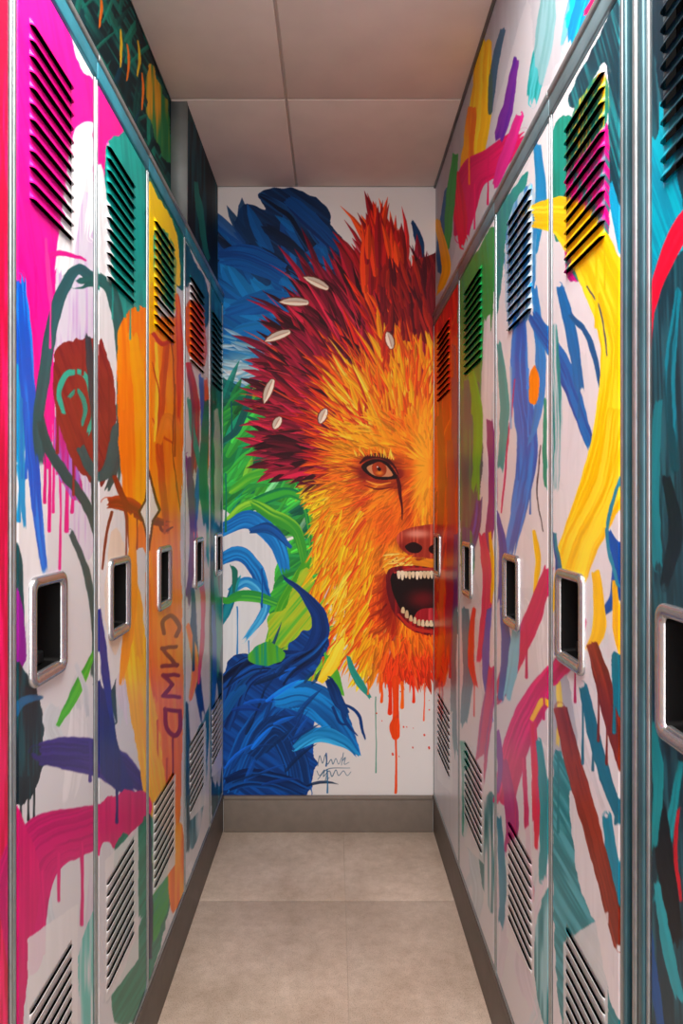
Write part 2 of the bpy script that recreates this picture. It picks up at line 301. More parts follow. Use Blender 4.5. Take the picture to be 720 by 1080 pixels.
for x,y0,y1,w,c in [(417,716,776,8,'#ea4c16'),(417,760,836,2.6,'#e2552a'),(411,720,752,4.5,'#e63a16'),(424,720,746,3.6,'#ee6a18'),(396,735,815,1.2,'#5aa08c'),(402,720,740,2.8,'#ee5a14'),(345,812,836,1.5,'#1f6a9c'),(436,722,740,3,'#e63a16'),(388,720,732,2,'#f07a1a'),(447,716,760,1.4,'#e6562a'),(344,795,808,1.5,'#14508c')]:
    E.stroke(c,[w,w*.8,w*1.1],[[x,y0],[x+.5,(y0+y1)/2],[x,y1]],dry=0,edge=.2)
E.stroke('#ea4c16',[6,11,7],'417,758 416,767 417,777',dry=0,edge=.2)
E.splat('#d8402a',395,455,722,800,16,.7)
for pts in ['335,808 337,797 340,805 343,796 345,806 349,801 351,806 354,800 357,806 360,799','360,807 362,794 361,802 364,799 363,806 368,804',
            '334,813 337,818 342,812 341,819 347,813 350,819 354,812 357,818 362,813 366,818 370,814','335,822 346,811 369,810','344,818 343,825 347,820']:
    E.stroke('#2c5474',[.6,.9,.45],pts,dry=0,edge=0,al=.85)

# ================================================================== LEFT LOCKERS
Lc=Canvas(-160,240,-120,1200,'#d9dce1',ax=.4)
Lc.wash(15,225,300,950,40,['#c9cfd6','#e6e8ec','#cdd9e0','#dcd4e4'])
Lc.poly('#c81848','-170,-130 13,-130 13,1210 -170,1210',smooth=False,rough=0,ang=90,amp=.15,col2='#e0206c')
Lc.stroke('#1a8fb0',[60,80,60],'-120,300 -60,600 -130,900'); Lc.stroke('#f2b41e',[50,60,40],'-40,100 -100,400 -40,800')
Lc.poly('#e81f9c','13,-60 62,-60 80,60 104,92 104,150 90,165 80,240 72,300 60,400 52,490 40,470 30,400 22,350 13,310',rough=2,ang=80,amp=.08,col2='#de168a')
Lc.poly('#d9d6e6','64,250 100,225 100,560 76,570 58,500 56,420',rough=2,amp=.05,col2='#c4a8d4')
Lc.stroke('#eceef2',[18,24,20],'66,290 80,190 92,140 104,190 98,250',dry=.1)
Lc.stroke('#d6208e',[5,6,2],'52,270 60,268 74,268 90,275',dry=0)
Lc.poly('#e6e8ec','13,310 22,350 40,480 50,530 46,620 13,640',rough=2,amp=.04)
Lc.stroke('#0f5ac8',[12,18,14,7],'20,290 25,360 33,470 47,610',col2='#1c80e0')
Lc.stroke('#1590c8',[4,8,3],'17,380 22,470 26,560'); Lc.stroke('#e0409c',[3,5,3],'48,250 52,300 56,340')
for x,a,b,w in [(47,400,530,3.5),(56,400,540,3),(63,480,600,3),(60,440,500,2),(70,440,560,5),(52,350,560,4),(76,500,540,4)]:
    Lc.stroke('#dc1f8a',[w,w*.7,w],[[x,a],[x+1,(a+b)/2],[x,b]],dry=0,edge=.2)
Lc.poly('#c02a8c','58,440 66,455 84,500 88,530 72,520 58,490',rough=2,amp=.2,col2='#9a6ac0')
Lc.poly('#8a3230','58,372 75,360 100,358 118,385 124,440 120,490 104,510 82,495 66,460 57,420',rough=2,ang=70,amp=.2,col2='#6a2228')
Lc.stroke('#25585e',[10,13,12,10],'104,300 80,285 58,330 46,400 40,450 44,500',br=.15)
Lc.stroke('#1f5e5c',[11,14,13,11,8],'78,300 108,300 128,345 130,410 126,470 116,540',br=.15)
Lc.stroke('#1f4c50',[9,11,8],'42,440 50,470 68,500 90,530 104,570')
Lc.stroke('#1fa894',[5,6,5,5],'68,440 62,415 70,396 84,392 94,405 98,440 90,462'); Lc.stroke('#1c8a7a',[4,5,4],'72,420 82,412 90,430 86,450')
Lc.stroke('#1f5458',[9,12,10],'84,470 100,500 116,490 126,450')
Lc.stroke('#2c3e46',[7,9,8],'92,350 102,460 108,560'); Lc.stroke('#22424a',[10,13,10,7],'100,500 108,600 116,690 120,760')
Lc.stroke('#2c5258',[6,8,6],'74,560 90,600 100,660 98,720'); Lc.stroke('#1c4c52',[5,8,4],'13,560 20,600 24,690')
Lc.stroke('#54c030',[4,10,3],'60,767 80,730 103,680',col2='#2c9a2c'); Lc.stroke('#c8d0d8',[4,6,3],'80,700 90,730 92,760')
Lc.poly('#8a2296','10,620 22,630 28,690 20,705 10,700',rough=2,amp=.1,col2='#b0309c'); 
Lc.poly('#14262e','14,705 32,715 44,745 46,800 36,835 22,850 14,830',rough=3,amp=.25,col2='#0e4048')
for x,b in [(22,880),(30,865),(36,872)]: Lc.stroke('#14262e',[3,2,3],[[x,820],[x,850],[x,b]],dry=0,edge=.2)
Lc.stroke('#1f5f88',[5,8,4],'14,760 24,740 44,735'); Lc.stroke('#1f9ad0',[3,6,2],'13,900 30,890 46,880')
Lc.stroke('#40308a',[22,36,38,26],'40,795 75,795 115,805 150,838',col2='#2a2068')
Lc.poly('#152670','104,720 116,740 126,790 140,830 118,830 104,800',rough=2,amp=.2)
Lc.stroke('#d4107a',[38,58,60,46,26],'26,1010 26,930 48,890 100,872 152,852',col2='#b00c66',dry=0)
Lc.poly('#cc1470','13,870 26,870 42,920 36,990 24,1080 22,1210 13,1210',rough=2,ang=90,amp=.12)
Lc.stroke('#d01878',[5,3,4],'46,920 47,960 46,1005',dry=0,edge=.2); Lc.stroke('#d01878',[5,3,4],'86,890 87,930 86,975',dry=0,edge=.2); Lc.stroke('#d01878',[4,3],'62,900 62,950',dry=0,edge=.2)
Lc.poly('#6cc4bc','84,1000 104,960 104,1080 92,1110 84,1060',rough=2,amp=.1,col2='#d6d9de')
# door B
Lc.poly('#10a398','104,90 135,120 160,190 160,330 140,360 128,330 118,330 104,300',rough=2,ang=85,amp=.12,col2='#0c837c')
Lc.poly('#e01f90','100,88 120,110 130,140 112,155 110,250 100,230',rough=2,amp=.1)
Lc.stroke('#e8eaee',[8,14,12],'103,170 108,230 112,320',dry=.2)
Lc.poly('#e2e4e8','104,330 122,340 128,420 124,480 130,600 128,700 104,700',rough=2,amp=.05)
Lc.stroke('#1f5e5c',[11,13,11,9],'100,290 118,310 128,370 126,450',br=.15); Lc.stroke('#1c4c50',[6,8,6],'126,440 122,490 112,520')
Lc.poly('#8a3230','104,366 114,378 121,410 122,450 118,488 104,506',rough=1.5,ang=70,amp=.2,col2='#6a2228'); Lc.stroke('#1f5458',[9,12,10],'102,505 114,494 124,450')
Lc.poly('#f4801a','124,360 134,330 150,322 160,335 190,342 194,440 190,560 193,700 190,860 182,900 170,860 158,820 156,600 138,570 126,480',rough=2,ang=88,amp=.10,col2='#f8941a')
Lc.stroke('#f9a81a',[10,16,10],'140,350 150,450 148,560'); Lc.stroke('#e2621a',[6,9,6],'176,360 168,460 176,560',col2='#c04e1c')
Lc.stroke('#d04c18',[1.5,2.5,1.5],'160,440 172,460 188,470'); Lc.stroke('#ffd23a',[3,4,2],'164,360 166,420 162,470'); Lc.stroke('#c04a14',[1.2,1.8,1.2],'160,380 168,420 166,470 174,500')
Lc.stroke('#f08a1c',[6,10,8,6],'166,470 176,440 186,460 190,520'); Lc.stroke('#7c2c10',[1,1.6,1],'176,330 184,400 182,470 190,540',al=.8)
Lc.stroke('#862c1c',[12,16,12,5],'112,530 135,532 158,548 180,552',col2='#a8381c')
Lc.stroke('#862c1c',[5,6,3],'120,500 130,525 140,540'); Lc.stroke('#862c1c',[3,4,2],'130,530 136,560 138,600',dry=0,edge=.2); Lc.stroke('#7a2c1c',[3,3,2],'118,540 112,565 108,600',dry=0,edge=.2); Lc.stroke('#862c1c',[3,3,1.5],'166,548 172,560 182,556',dry=0)
Lc.poly('#5a2a18','157,494 166,528 170,538 162,550 158,582 150,550 145,540 152,528',smooth=False,rough=.6,amp=0)
Lc.poly('#f0eae6','157,501 163,528 167,538 160,549 157,572 152,549 148,540 154,529',smooth=False,rough=.4,amp=.02)
Lc.poly('#f7ba12','128,640 142,620 158,700 166,760 178,860 172,882 158,870 146,800 134,730',rough=3,ang=85,amp=.12,col2='#f9cf2a')
Lc.poly('#e8d8c8','118,560 132,580 132,650 120,690 110,640',rough=2,amp=.04); Lc.stroke('#f2a82a',[6,12,6],'136,590 144,640 148,700')
Lc.stroke('#f49a16',[5,10,12,5],'138,540 140,600 136,660 128,720'); Lc.stroke('#e4701a',[4,7,4],'156,600 158,680 164,740')
Lc.stroke('#142e8c',[4,8,4],'104,640 110,700 118,760')
for pts in ['186,671 189,661 181,650 172,655 173,668','171,684 186,682','171,684 186,702','171,703 187,701','172,712 188,712','172,712 182,722','182,722 172,734','172,734 189,735','174,748 190,750','174,748 176,768 184,776 190,768 190,750']:
    Lc.stroke('#8c1c14',[4.2,4.6,4.0],pts,dry=0,edge=.3)
for x,a,b in [(176,800,850),(182,780,840),(166,760,800)]: Lc.stroke('#c8481c',[2,1.6,2],[[x,a],[x,(a+b)/2],[x,b]],dry=0,edge=.2)
Lc.poly('#cc1470','104,852 128,836 152,834 160,850 150,880 120,892 104,900',rough=3,amp=.15)
Lc.poly('#0f8a72','120,900 142,880 156,860 176,880 182,900 178,960 150,1060 132,1080 118,1060',rough=3,ang=-60,amp=.2,col2='#0f6a56')
Lc.poly('#2aa048','160,905 178,880 184,905 176,960 160,990',rough=2,ang=-60,amp=.2,col2='#0f8a68')
Lc.poly('#d4d8de','104,905 120,900 116,1000 104,1040',rough=2,amp=.05); Lc.stroke('#cfd4da',[6,10,6],'110,1060 130,1010 150,960')
Lc.poly('#f07412','178,890 192,870 194,940 180,960',rough=2,amp=.15,col2='#f7a21e'); Lc.stroke('#0f2448',[4,6,4],'157,860 158,960 158,1010',dry=0)
Lc.stroke('#f8c81c',[10,14,8],'150,720 160,800 172,870',col2='#f4a818')
# door C top
Lc.poly('#0f7468','154,150 166,190 194,230 194,300 184,300 160,260 154,300',rough=2,ang=85,amp=.2,col2='#0c5450')
Lc.poly('#f6d018','156,200 168,210 186,245 190,300 182,290 172,250 164,300 166,345 158,335',rough=2,ang=80,amp=.1)
Lc.poly('#f4b812','158,300 166,310 164,350 156,345',rough=1,amp=.1); Lc.poly('#148a74','164,240 184,262 184,330 164,300',rough=2,amp=.1,col2='#f0c428')
Lc.stroke('#d8341e',[4,7,4],'187,310 190,380 188,450',col2='#f07a1c'); Lc.stroke('#c83a2a',[3,5,3],'160,350 170,362 184,358')
# door D, E
Lc.poly('#d9dbe0','195,250 236,310 236,840 195,920',smooth=False,rough=0,amp=.04)
Lc.poly('#14505c','195,255 205,275 218,300 222,330 214,345 204,300 195,300',rough=2,amp=.2)
Lc.poly('#e86a1a','197,320 215,330 216,384 198,370',rough=2,amp=.15,col2='#c83a4a')
Lc.stroke('#c81c38',[6,9,6],'198,380 206,430 204,500',col2='#7c2a5a'); Lc.stroke('#1c54c4',[5,8,6,4],'212,396 216,460 208,520 200,600'); Lc.stroke('#139a8a',[4,6,4],'199,420 206,470 218,520 220,600')
Lc.stroke('#6a1f7c',[6,8,5],'198,480 204,560 198,640'); Lc.stroke('#e04020',[4,6,3],'217,400 219,460 215,520'); Lc.stroke('#12306c',[4,8,6],'203,620 206,700 214,760')
Lc.stroke('#0f7068',[6,9,6],'218,420 214,500 218,560'); Lc.stroke('#f4b01c',[5,8,4],'198,660 206,700 200,740',col2='#f07a1c'); Lc.stroke('#d84070',[4,5,3],'206,560 214,640 210,720')
Lc.poly('#1c7288','195,790 205,780 222,740 222,760 212,870 198,890',rough=2,amp=.2,col2='#c8ccd4'); Lc.stroke('#1c4a5c',[3,5,3],'197,740 199,820 198,900')
Lc.poly('#134450','222,300 236,316 236,840 223,850',rough=1,amp=.3,col2='#1f7480')
Lc.stroke('#c0c8d0',[5,8,5],'228,430 230,500 229,560'); Lc.stroke('#2c9a88',[4,6,4],'226,600 231,660 228,720'); Lc.stroke('#c8cdd4',[6,10,8],'226,720 230,780 228,830'); Lc.stroke('#1560b0',[4,5,3],'225,640 226,700 224,760')
Lc.drips(15,225,250,900,60)
for pp in ['29,990 82,953 82,1095 29,1135','111,908 146,870 146,1012 111,1058','161,848 185,816 185,912 161,944','200,784 217,760 217,848 200,866','223,750 235,736 235,808 223,820']:
    Lc.poly('#e4e6e8',pp,smooth=False,rough=.8,amp=.02,al=.92)

# ================================================================== RIGHT LOCKERS
Rc=Canvas(450,900,-120,1200,'#dcdee3',ax=.4)
Rc.wash(458,655,250,980,50,['#cdd2d9','#e8eaee','#c6d6de','#dcd6e2'])
Rc.poly('#cc2014','450,300 470,296 484,300 484,560 480,640 470,720 458,735 450,735',rough=1,ang=88,amp=.2,col2='#e03e16')
for _ in range(70):
    x=rng.uniform(452,474); y=rng.uniform(330,720); Rc.hair(x,y,math.radians(rng.uniform(70,110) if y<480 else rng.uniform(240,290)),rng.uniform(20,50),rng.uniform(1,2.6),hx(rng.choice(['#e8561a','#f0801c','#a0141c','#d82c16','#7a1020','#e86a1c'])),rng.uniform(-.2,.2),al=.85)
Rc.stroke('#8a1020',[5,8,5],'462,420 466,500 462,600',al=.7); Rc.stroke('#7c1a5a',[5,8,5],'478,360 480,450 476,540'); Rc.stroke('#a8143c',[6,9,7],'474,460 476,560 472,700')
Rc.stroke('#e86a1c',[4,5,3],'466,600 464,680 460,724'); Rc.stroke('#6a2478',[4,6,4],'481,560 480,640 476,700')
Rc.poly('#d4d7dc','456,738 470,722 482,690 484,900 458,840',rough=1,amp=.05); Rc.stroke('#1f7484',[4,6,4],'480,640 478,740 481,800'); Rc.stroke('#b8243c',[2,2],'466,720 466,770',dry=0)
# door D
Rc.poly('#1f9a4a','484,290 500,270 521,240 521,310 510,400 500,470 486,430',rough=2,ang=85,amp=.2,col2='#128668')
Rc.poly('#12626c','484,420 498,400 512,420 508,500 500,560 486,560',rough=2,amp=.25,col2='#1a8c56'); Rc.stroke('#dfe2e6',[6,10,6],'514,330 512,430 518,520')
Rc.stroke('#48b03a',[6,10,6],'494,380 504,440 500,520'); Rc.stroke('#7a1f7c',[7,10,7],'516,440 520,520 512,590'); Rc.stroke('#142e7c',[7,11,6],'488,600 500,560 506,520',col2='#2c4cb0')
Rc.stroke('#cc1468',[7,11,7],'508,560 514,620 506,700'); Rc.stroke('#12849a',[7,12,7],'490,640 494,700 488,770'); Rc.stroke('#dc2c30',[4,7,4],'500,640 496,690 502,730')
Rc.stroke('#1c50b8',[5,8,5],'516,640 512,700 518,760'); Rc.stroke('#c8106a',[8,13,9],'520,700 510,780 502,850',col2='#8c2a7c'); Rc.stroke('#1c9888',[6,10,5],'488,780 492,830 490,880')
Rc.poly('#12747c','506,860 521,840 521,960 508,930',rough=2,amp=.2,col2='#c8ccd2'); Rc.stroke('#e8b818',[3,4,2],'516,560 520,600 518,640'); Rc.poly('#0f508a','486,560 498,562 500,600 488,620',rough=2,amp=.2,col2='#1c9a56')
# door C
Rc.poly('#e6e8ec','523,236 580,130 580,620 523,620',smooth=False,rough=0,amp=.03,al=.7)
Rc.poly('#1c988e','523,230 540,200 556,180 552,205 536,230 530,290 523,330',rough=2,amp=.2,col2='#12747c'); Rc.stroke('#128cc4',[8,12,7],'566,150 570,210 562,270')
Rc.poly('#c0dcec','534,240 562,196 562,320 536,345',rough=2,amp=.08,col2='#2484c4')
Rc.stroke('#0c64c0',[12,20,22,17,10],'548,330 548,400 556,470 548,530 534,600',col2='#1886d8'); Rc.stroke('#1484cc',[6,11,8,5],'563,300 570,380 566,440 556,470')
Rc.stroke('#c4246c',[1.5,2,1.5],'543,400 535,470 529,540',dry=0); Rc.stroke('#1a9c9c',[5,10,6],'526,360 532,430 527,500'); Rc.poly('#f28c1c','557,400 563,386 569,400 566,425 558,424',rough=1.5,amp=.15)
Rc.stroke('#f4c81c',[4,6,3],'563,560 567,590 564,625',dry=0); Rc.stroke('#1c48a8',[5,8,4],'524,540 530,580 526,640'); Rc.stroke('#0f947a',[3,5,3],'575,420 574,480 576,520'); Rc.stroke('#2a2a3a',[1,1.5,1],'570,470 566,520 572,560',dry=0)
Rc.stroke('#cc1068',[10,18,18,12],'580,596 562,650 540,700 524,740',col2='#b00c5c'); Rc.stroke('#1258a8',[6,11,7],'530,640 534,690 528,740'); Rc.stroke('#7cc8e0',[7,12,7],'545,650 541,700 534,740')
Rc.stroke('#c80c66',[14,28,28,22],'604,690 572,728 546,780 530,850',col2='#dc1478',dry=.05); Rc.stroke('#a81478',[8,14,10],'530,800 540,860 536,900'); Rc.stroke('#c8186a',[4,5,3],'552,800 556,880 562,950',dry=0)
Rc.stroke('#dc1444',[7,10,5],'562,760 566,840 564,900',col2='#c8186a',dry=.1); Rc.stroke('#f4c61c',[4,7,4],'560,760 572,740 580,745'); Rc.stroke('#2c949e',[6,12,10,7],'568,780 574,850 572,930'); Rc.stroke('#1c84a0',[5,8,5],'526,860 530,930 528,980')
Rc.poly('#1c848e','564,980 580,940 580,1080 566,1050',rough=2,amp=.2,col2='#8cc0c8'); Rc.stroke('#8a3ca0',[4,6,3],'524,770 527,800 525,840')
# door B
Rc.poly('#e4e7ec','582,140 600,110 660,-40 660,1210 582,1110',smooth=False,rough=0,amp=.03,al=.6)
Rc.poly('#143e4c','600,100 640,20 668,-60 668,220 655,240 640,200 640,70 610,110',rough=2,ang=75,amp=.25,col2='#1f7078')
Rc.poly('#109c8a','580,150 598,120 606,140 598,180 598,240 584,250',rough=2,amp=.15,col2='#1a7060'); Rc.stroke('#18a4d0',[6,10,6],'642,190 650,230 656,270',dry=.2)
Rc.poly('#dc1890','597,190 612,160 640,130 640,270 620,290 597,290',rough=2,ang=60,amp=.15,col2='#1c8c7c')
Rc.poly('#1c8474','604,120 636,76 640,130 612,165 600,175',rough=2,amp=.2,col2='#e2b82a')
Rc.stroke('#0f74c0',[12,18,15,8],'560,330 590,380 606,420 626,480',col2='#1c4c98'); Rc.stroke('#1870b0',[8,12,9],'590,300 604,360 612,420'); Rc.stroke('#1c5c90',[5,6,5],'600,330 622,360 634,410')
Rc.stroke('#1c9494',[6,10,6],'584,340 588,440 586,520',col2='#c8d4da'); Rc.stroke('#0c50a8',[8,14,12,5],'640,560 652,590 648,630 632,650')
Rc.stroke('#fad010',[22,44,48,44,40,30],'560,228 600,232 634,290 655,370 640,480 600,590',col2='#fcdc30',dry=.04); Rc.stroke('#f8ca10',[28,38,38,24],'655,430 642,510 610,580 592,650',col2='#fbdc3a',dry=.08)
Rc.stroke('#f2c018',[8,14,8],'662,300 664,380 660,450',dry=0); Rc.stroke('#f6c814',[8,14,10],'628,600 632,660 620,690',dry=.15); Rc.stroke('#f4c01a',[5,9,5],'648,610 650,660 654,690')
Rc.stroke('#1f3a6c',[1.5,2,1.5],'618,300 634,330 640,380',al=.8); Rc.stroke('#2a8aa8',[3,4,3],'655,500 640,560 652,620')
Rc.poly('#b0b8c2','582,700 600,720 610,800 600,860 584,830',rough=2,amp=.05); Rc.poly('#1c848e','584,800 600,820 616,880 626,960 640,1040 656,1100 656,1200 600,1110 584,980',rough=3,ang=60,amp=.15,col2='#4ca4b0')
Rc.poly('#dde1e6','600,840 612,850 640,940 655,1010 655,1050 630,980 610,930',rough=2,amp=.05); Rc.stroke('#1084a0',[10,14,10],'640,860 648,930 655,980'); Rc.stroke('#e3d060',[3,6,3],'586,700 590,740 588,790')
Rc.stroke('#1c708a',[8,14,9],'614,720 632,800 656,870'); Rc.stroke('#d8dce2',[6,10,6],'604,730 618,790 640,860')
Rc.stroke('#7a2614',[14,18,18,15],'590,745 606,810 628,890 655,1000',col2='#8c321c',dry=.03); Rc.stroke('#722614',[12,17,17,14],'624,678 636,720 648,770 662,820',col2='#8a321a',dry=.03)
Rc.stroke('#cc1070',[14,22,14],'612,656 600,690 582,716',dry=0,col2='#a80c58')
Rc.stroke('#0f8498',[4,7,4],'584,560 590,620 586,690',col2='#123e8c'); Rc.poly('#12748a','645,690 657,700 657,760 648,740',rough=1,amp=.2)
Rc.drips(460,655,240,850,60)
# post + door A
Rc.poly('#3c6f78','657,-130 681,-130 681,1210 657,1210',smooth=False,rough=0,amp=.12)
Rc.poly('#1a3a46','681,-130 905,-130 905,1210 681,1210',smooth=False,rough=0,ang=88,amp=.25,col2='#22525e')
Rc.poly('#0cb0c8','681,170 694,140 698,110 722,230 722,262 700,280 690,300 681,330',rough=3,ang=70,amp=.15,col2='#1284a0'); Rc.poly('#102a36','684,-20 722,-60 722,90 700,110 690,60',rough=2,amp=.3)
Rc.stroke('#e41c40',[10,20,14,7],'760,190 722,235 696,290 686,330',col2='#c81434',dry=0,edge=.2); Rc.stroke('#dc1c40',[8,8,5],'687,320 682,370 681,452',dry=0,edge=.2); Rc.stroke('#12849a',[6,12,8],'716,300 706,400 712,500',col2='#104450')
Rc.stroke('#1c7884',[8,14,10],'694,420 688,520 694,600'); Rc.stroke('#0c222c',[8,16,10],'702,500 712,560 700,620'); Rc.stroke('#1c98a4',[6,10,6],'718,800 706,880 690,960',col2='#14545c')
Rc.stroke('#0e1820',[10,20,14],'690,820 700,900 714,1000'); Rc.stroke('#1f8c94',[7,12,8],'686,760 694,820 688,900'); Rc.stroke('#2c9ca8',[6,12,9],'692,930 704,1000 718,1060'); Rc.stroke('#12508c',[6,10,6],'684,980 690,1040 700,1100'); Rc.stroke('#b01c30',[3,5,3],'716,850 712,900 718,950')
Rc.stroke('#20b0c0',[30,60,50],'800,0 760,400 830,900'); Rc.stroke('#d42a80',[30,50,40],'860,0 820,500 760,1000'); Rc.stroke('#f2b81e',[20,40,30],'900,200 860,600 890,1000')
for pp in ['594,994 641,962 641,1142 594,1112','534,892 563,865 563,1032 534,988','489,814 510,795 510,912 489,890','461,762 477,750 477,838 461,822']:
    Rc.poly('#dfe2e5',pp,smooth=False,rough=.8,amp=.02,al=.9)

# ================================================================== UPPER WALLS
UL=Canvas(40,240,-80,330,'#103a40')
UL.poly('#0a242a','60,-80 130,-80 190,60 200,300 120,100',rough=4,ang=60,amp=.3,col2='#125e56')
for _ in range(90):
    UL.hair(rng.uniform(60,225),rng.uniform(0,260),math.radians(rng.uniform(40,120)),rng.uniform(25,60),rng.uniform(3,8),hx(rng.choice(['#0a2a30','#0f6a5c','#081e24','#14806c','#0c3a4c','#084440'])),rng.uniform(-.5,.5),al=.85)
for x,y in [(106,10),(127,50),(134,66),(150,95),(146,62)]:
    UL.stroke(rng.choice(['#f2a02a','#e8c030','#e87a2a','#7ac050']),[1.5,3,1.5],[[x,y-20],[x+1,y],[x-1,y+22]])
UL.poly('#2a8450','158,66 174,100 184,170 170,160 154,110',rough=3,amp=.3,col2='#c89830')
UL.poly('#0c1e26','196,130 240,200 240,330 196,270',rough=1,amp=.3,col2='#12404a'); UL.stroke('#1c7c74',[4,7,4],'206,190 212,230 220,280')
UR=Canvas(450,720,-140,340,'#c6c7cd')
UR.poly('#b8bbc3','455,197 530,-20 560,-20 470,300 455,300',smooth=False,rough=1,amp=.06)
UR.stroke('#f6c414',[14,24,16],'512,40 506,120 496,190',col2='#f8d83a'); UR.stroke('#f2801a',[8,14,8],'498,110 492,180 488,235',col2='#f6b01e')
UR.stroke('#dc1468',[16,32,30,18],'486,250 496,190 520,170 552,140',col2='#c00c58',dry=.1); UR.stroke('#dc1844',[8,14,8],'480,180 484,220 488,260')
UR.stroke('#742c9c',[6,12,10],'544,60 536,110 524,150',col2='#50208c'); UR.stroke('#cc2c88',[8,12,6],'548,120 535,160 520,200'); UR.stroke('#1c9898',[12,20,12],'580,-30 574,40 560,110',col2='#4cb4bc')
UR.stroke('#108cc0',[14,26,16],'630,-60 612,0 598,50',col2='#10b0b8'); UR.poly('#b4b8c0','560,-40 600,-60 596,40 575,90 562,60',rough=3,amp=.05,al=.6); UR.stroke('#1c6098',[6,10,6],'472,200 466,250 464,290')
UR.stroke('#3aa450',[6,9,6],'480,160 474,220 470,270'); UR.stroke('#184868',[5,8,5],'530,30 520,80 516,120',al=.8); UR.stroke('#dc1c68',[8,12,8],'646,-60 634,-10 616,20'); UR.stroke('#f4b41c',[6,10,4],'460,230 470,280 462,310')
UR.drips(460,640,0,220,25)

# ================================================================== MATERIALS
def newmat(n):
    m=bpy.data.materials.new(n); m.use_nodes=True; return m,m.node_tree,m.node_tree.nodes['Principled BSDF']
def lin(h): return tuple(float(v) for v in s2l(hx(h)))+(1.,)
def paintmat(n,rough,bump,spec=.5,coat=0.):
    m,t,b=newmat(n); a=t.nodes.new('ShaderNodeVertexColor'); a.layer_name='Col'
    t.links.new(a.outputs['Color'],b.inputs['Base Color']); b.inputs['Roughness'].default_value=rough
    b.inputs['Specular IOR Level'].default_value=spec; b.inputs['Coat Weight'].default_value=coat; b.inputs['Coat Roughness'].default_value=.2
    tc=t.nodes.new('ShaderNodeTexCoord'); nz=t.nodes.new('ShaderNodeTexNoise'); nz.inputs['Scale'].default_value=90; nz.inputs['Detail'].default_value=4
    bp=t.nodes.new('ShaderNodeBump'); bp.inputs['Strength'].default_value=bump; bp.inputs['Distance'].default_value=.001
    t.links.new(tc.outputs['Object'],nz.inputs['Vector']); t.links.new(nz.outputs['Fac'],bp.inputs['Height']); t.links.new(bp.outputs['Normal'],b.inputs['Normal'])
    return m
M_lock=paintmat('painted_locker_steel',.28,.10,.26,0.); M_wall=paintmat('painted_mural_wall',.6,.3,.2)
def simple(n,col,rough=.5,metal=0.,noise=0.,scale=30,bump=0.,col2=None,spec=.5):
    m,t,b=newmat(n); b.inputs['Roughness'].default_value=rough; b.inputs['Metallic'].default_value=metal; b.inputs['Specular IOR Level'].default_value=spec
    tc=t.nodes.new('ShaderNodeTexCoord'); nz=t.nodes.new('ShaderNodeTexNoise'); nz.inputs['Scale'].default_value=scale; nz.inputs['Detail'].default_value=6
    t.links.new(tc.outputs['Object'],nz.inputs['Vector'])
    cr=t.nodes.new('ShaderNodeValToRGB'); c=np.array(lin(col)); 
    c2=np.array(lin(col2)) if col2 else np.r_[c[:3]*(1-noise),1]
    cr.color_ramp.elements[0].position=.35; cr.color_ramp.elements[1].position=.65
    cr.color_ramp.elements[0].color=tuple(c2); cr.color_ramp.elements[1].color=tuple(c)
    t.links.new(nz.outputs['Fac'],cr.inputs['Fac']); t.links.new(cr.outputs['Color'],b.inputs['Base Color'])
    if bump:
        bp=t.nodes.new('ShaderNodeBump'); bp.inputs['Strength'].default_value=bump; bp.inputs['Distance'].default_value=.002
        t.links.new(nz.outputs['Fac'],bp.inputs['Height']); t.links.new(bp.outputs['Normal'],b.inputs['Normal'])
    return m
M_frame=simple('brushed_frame_metal','#a4b0b5',.3,.7,.15,60)
M_headL=simple('teal_header_paint','#3796ac',.3,.2,.3,12); M_headR=simple('grey_header_paint','#708d96',.3,.3,.3,12); M_post=simple('teal_post_paint','#3f6a76',.3,.3,.3,12)
M_chrome=simple('satin_chrome','#b6b9bd',.26,.8,.12,50); M_dark=simple('dark_recess','#030304',.6,0.,.2,20,spec=.12)
M_int=simple('locker_interior','#030304',.9,0,.2,10,spec=.1); M_latch=simple('latch_metal','#1a1c1f',.4,.3,.2,40)
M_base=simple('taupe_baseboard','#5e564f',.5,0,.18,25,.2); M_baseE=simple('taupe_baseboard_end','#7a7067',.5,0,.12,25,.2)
M_ceil=simple('ceiling_panel','#dccfc8',.85,0,.06,8,.05); M_rail=simple('ceiling_rail','#b8aca6',.6,0,.05,8)
M_plain=simple('plain_wall','#b9babd',.7,0,.05,6); M_pil=simple('grey_pilaster','#7d8484',.6,0,.25,9)

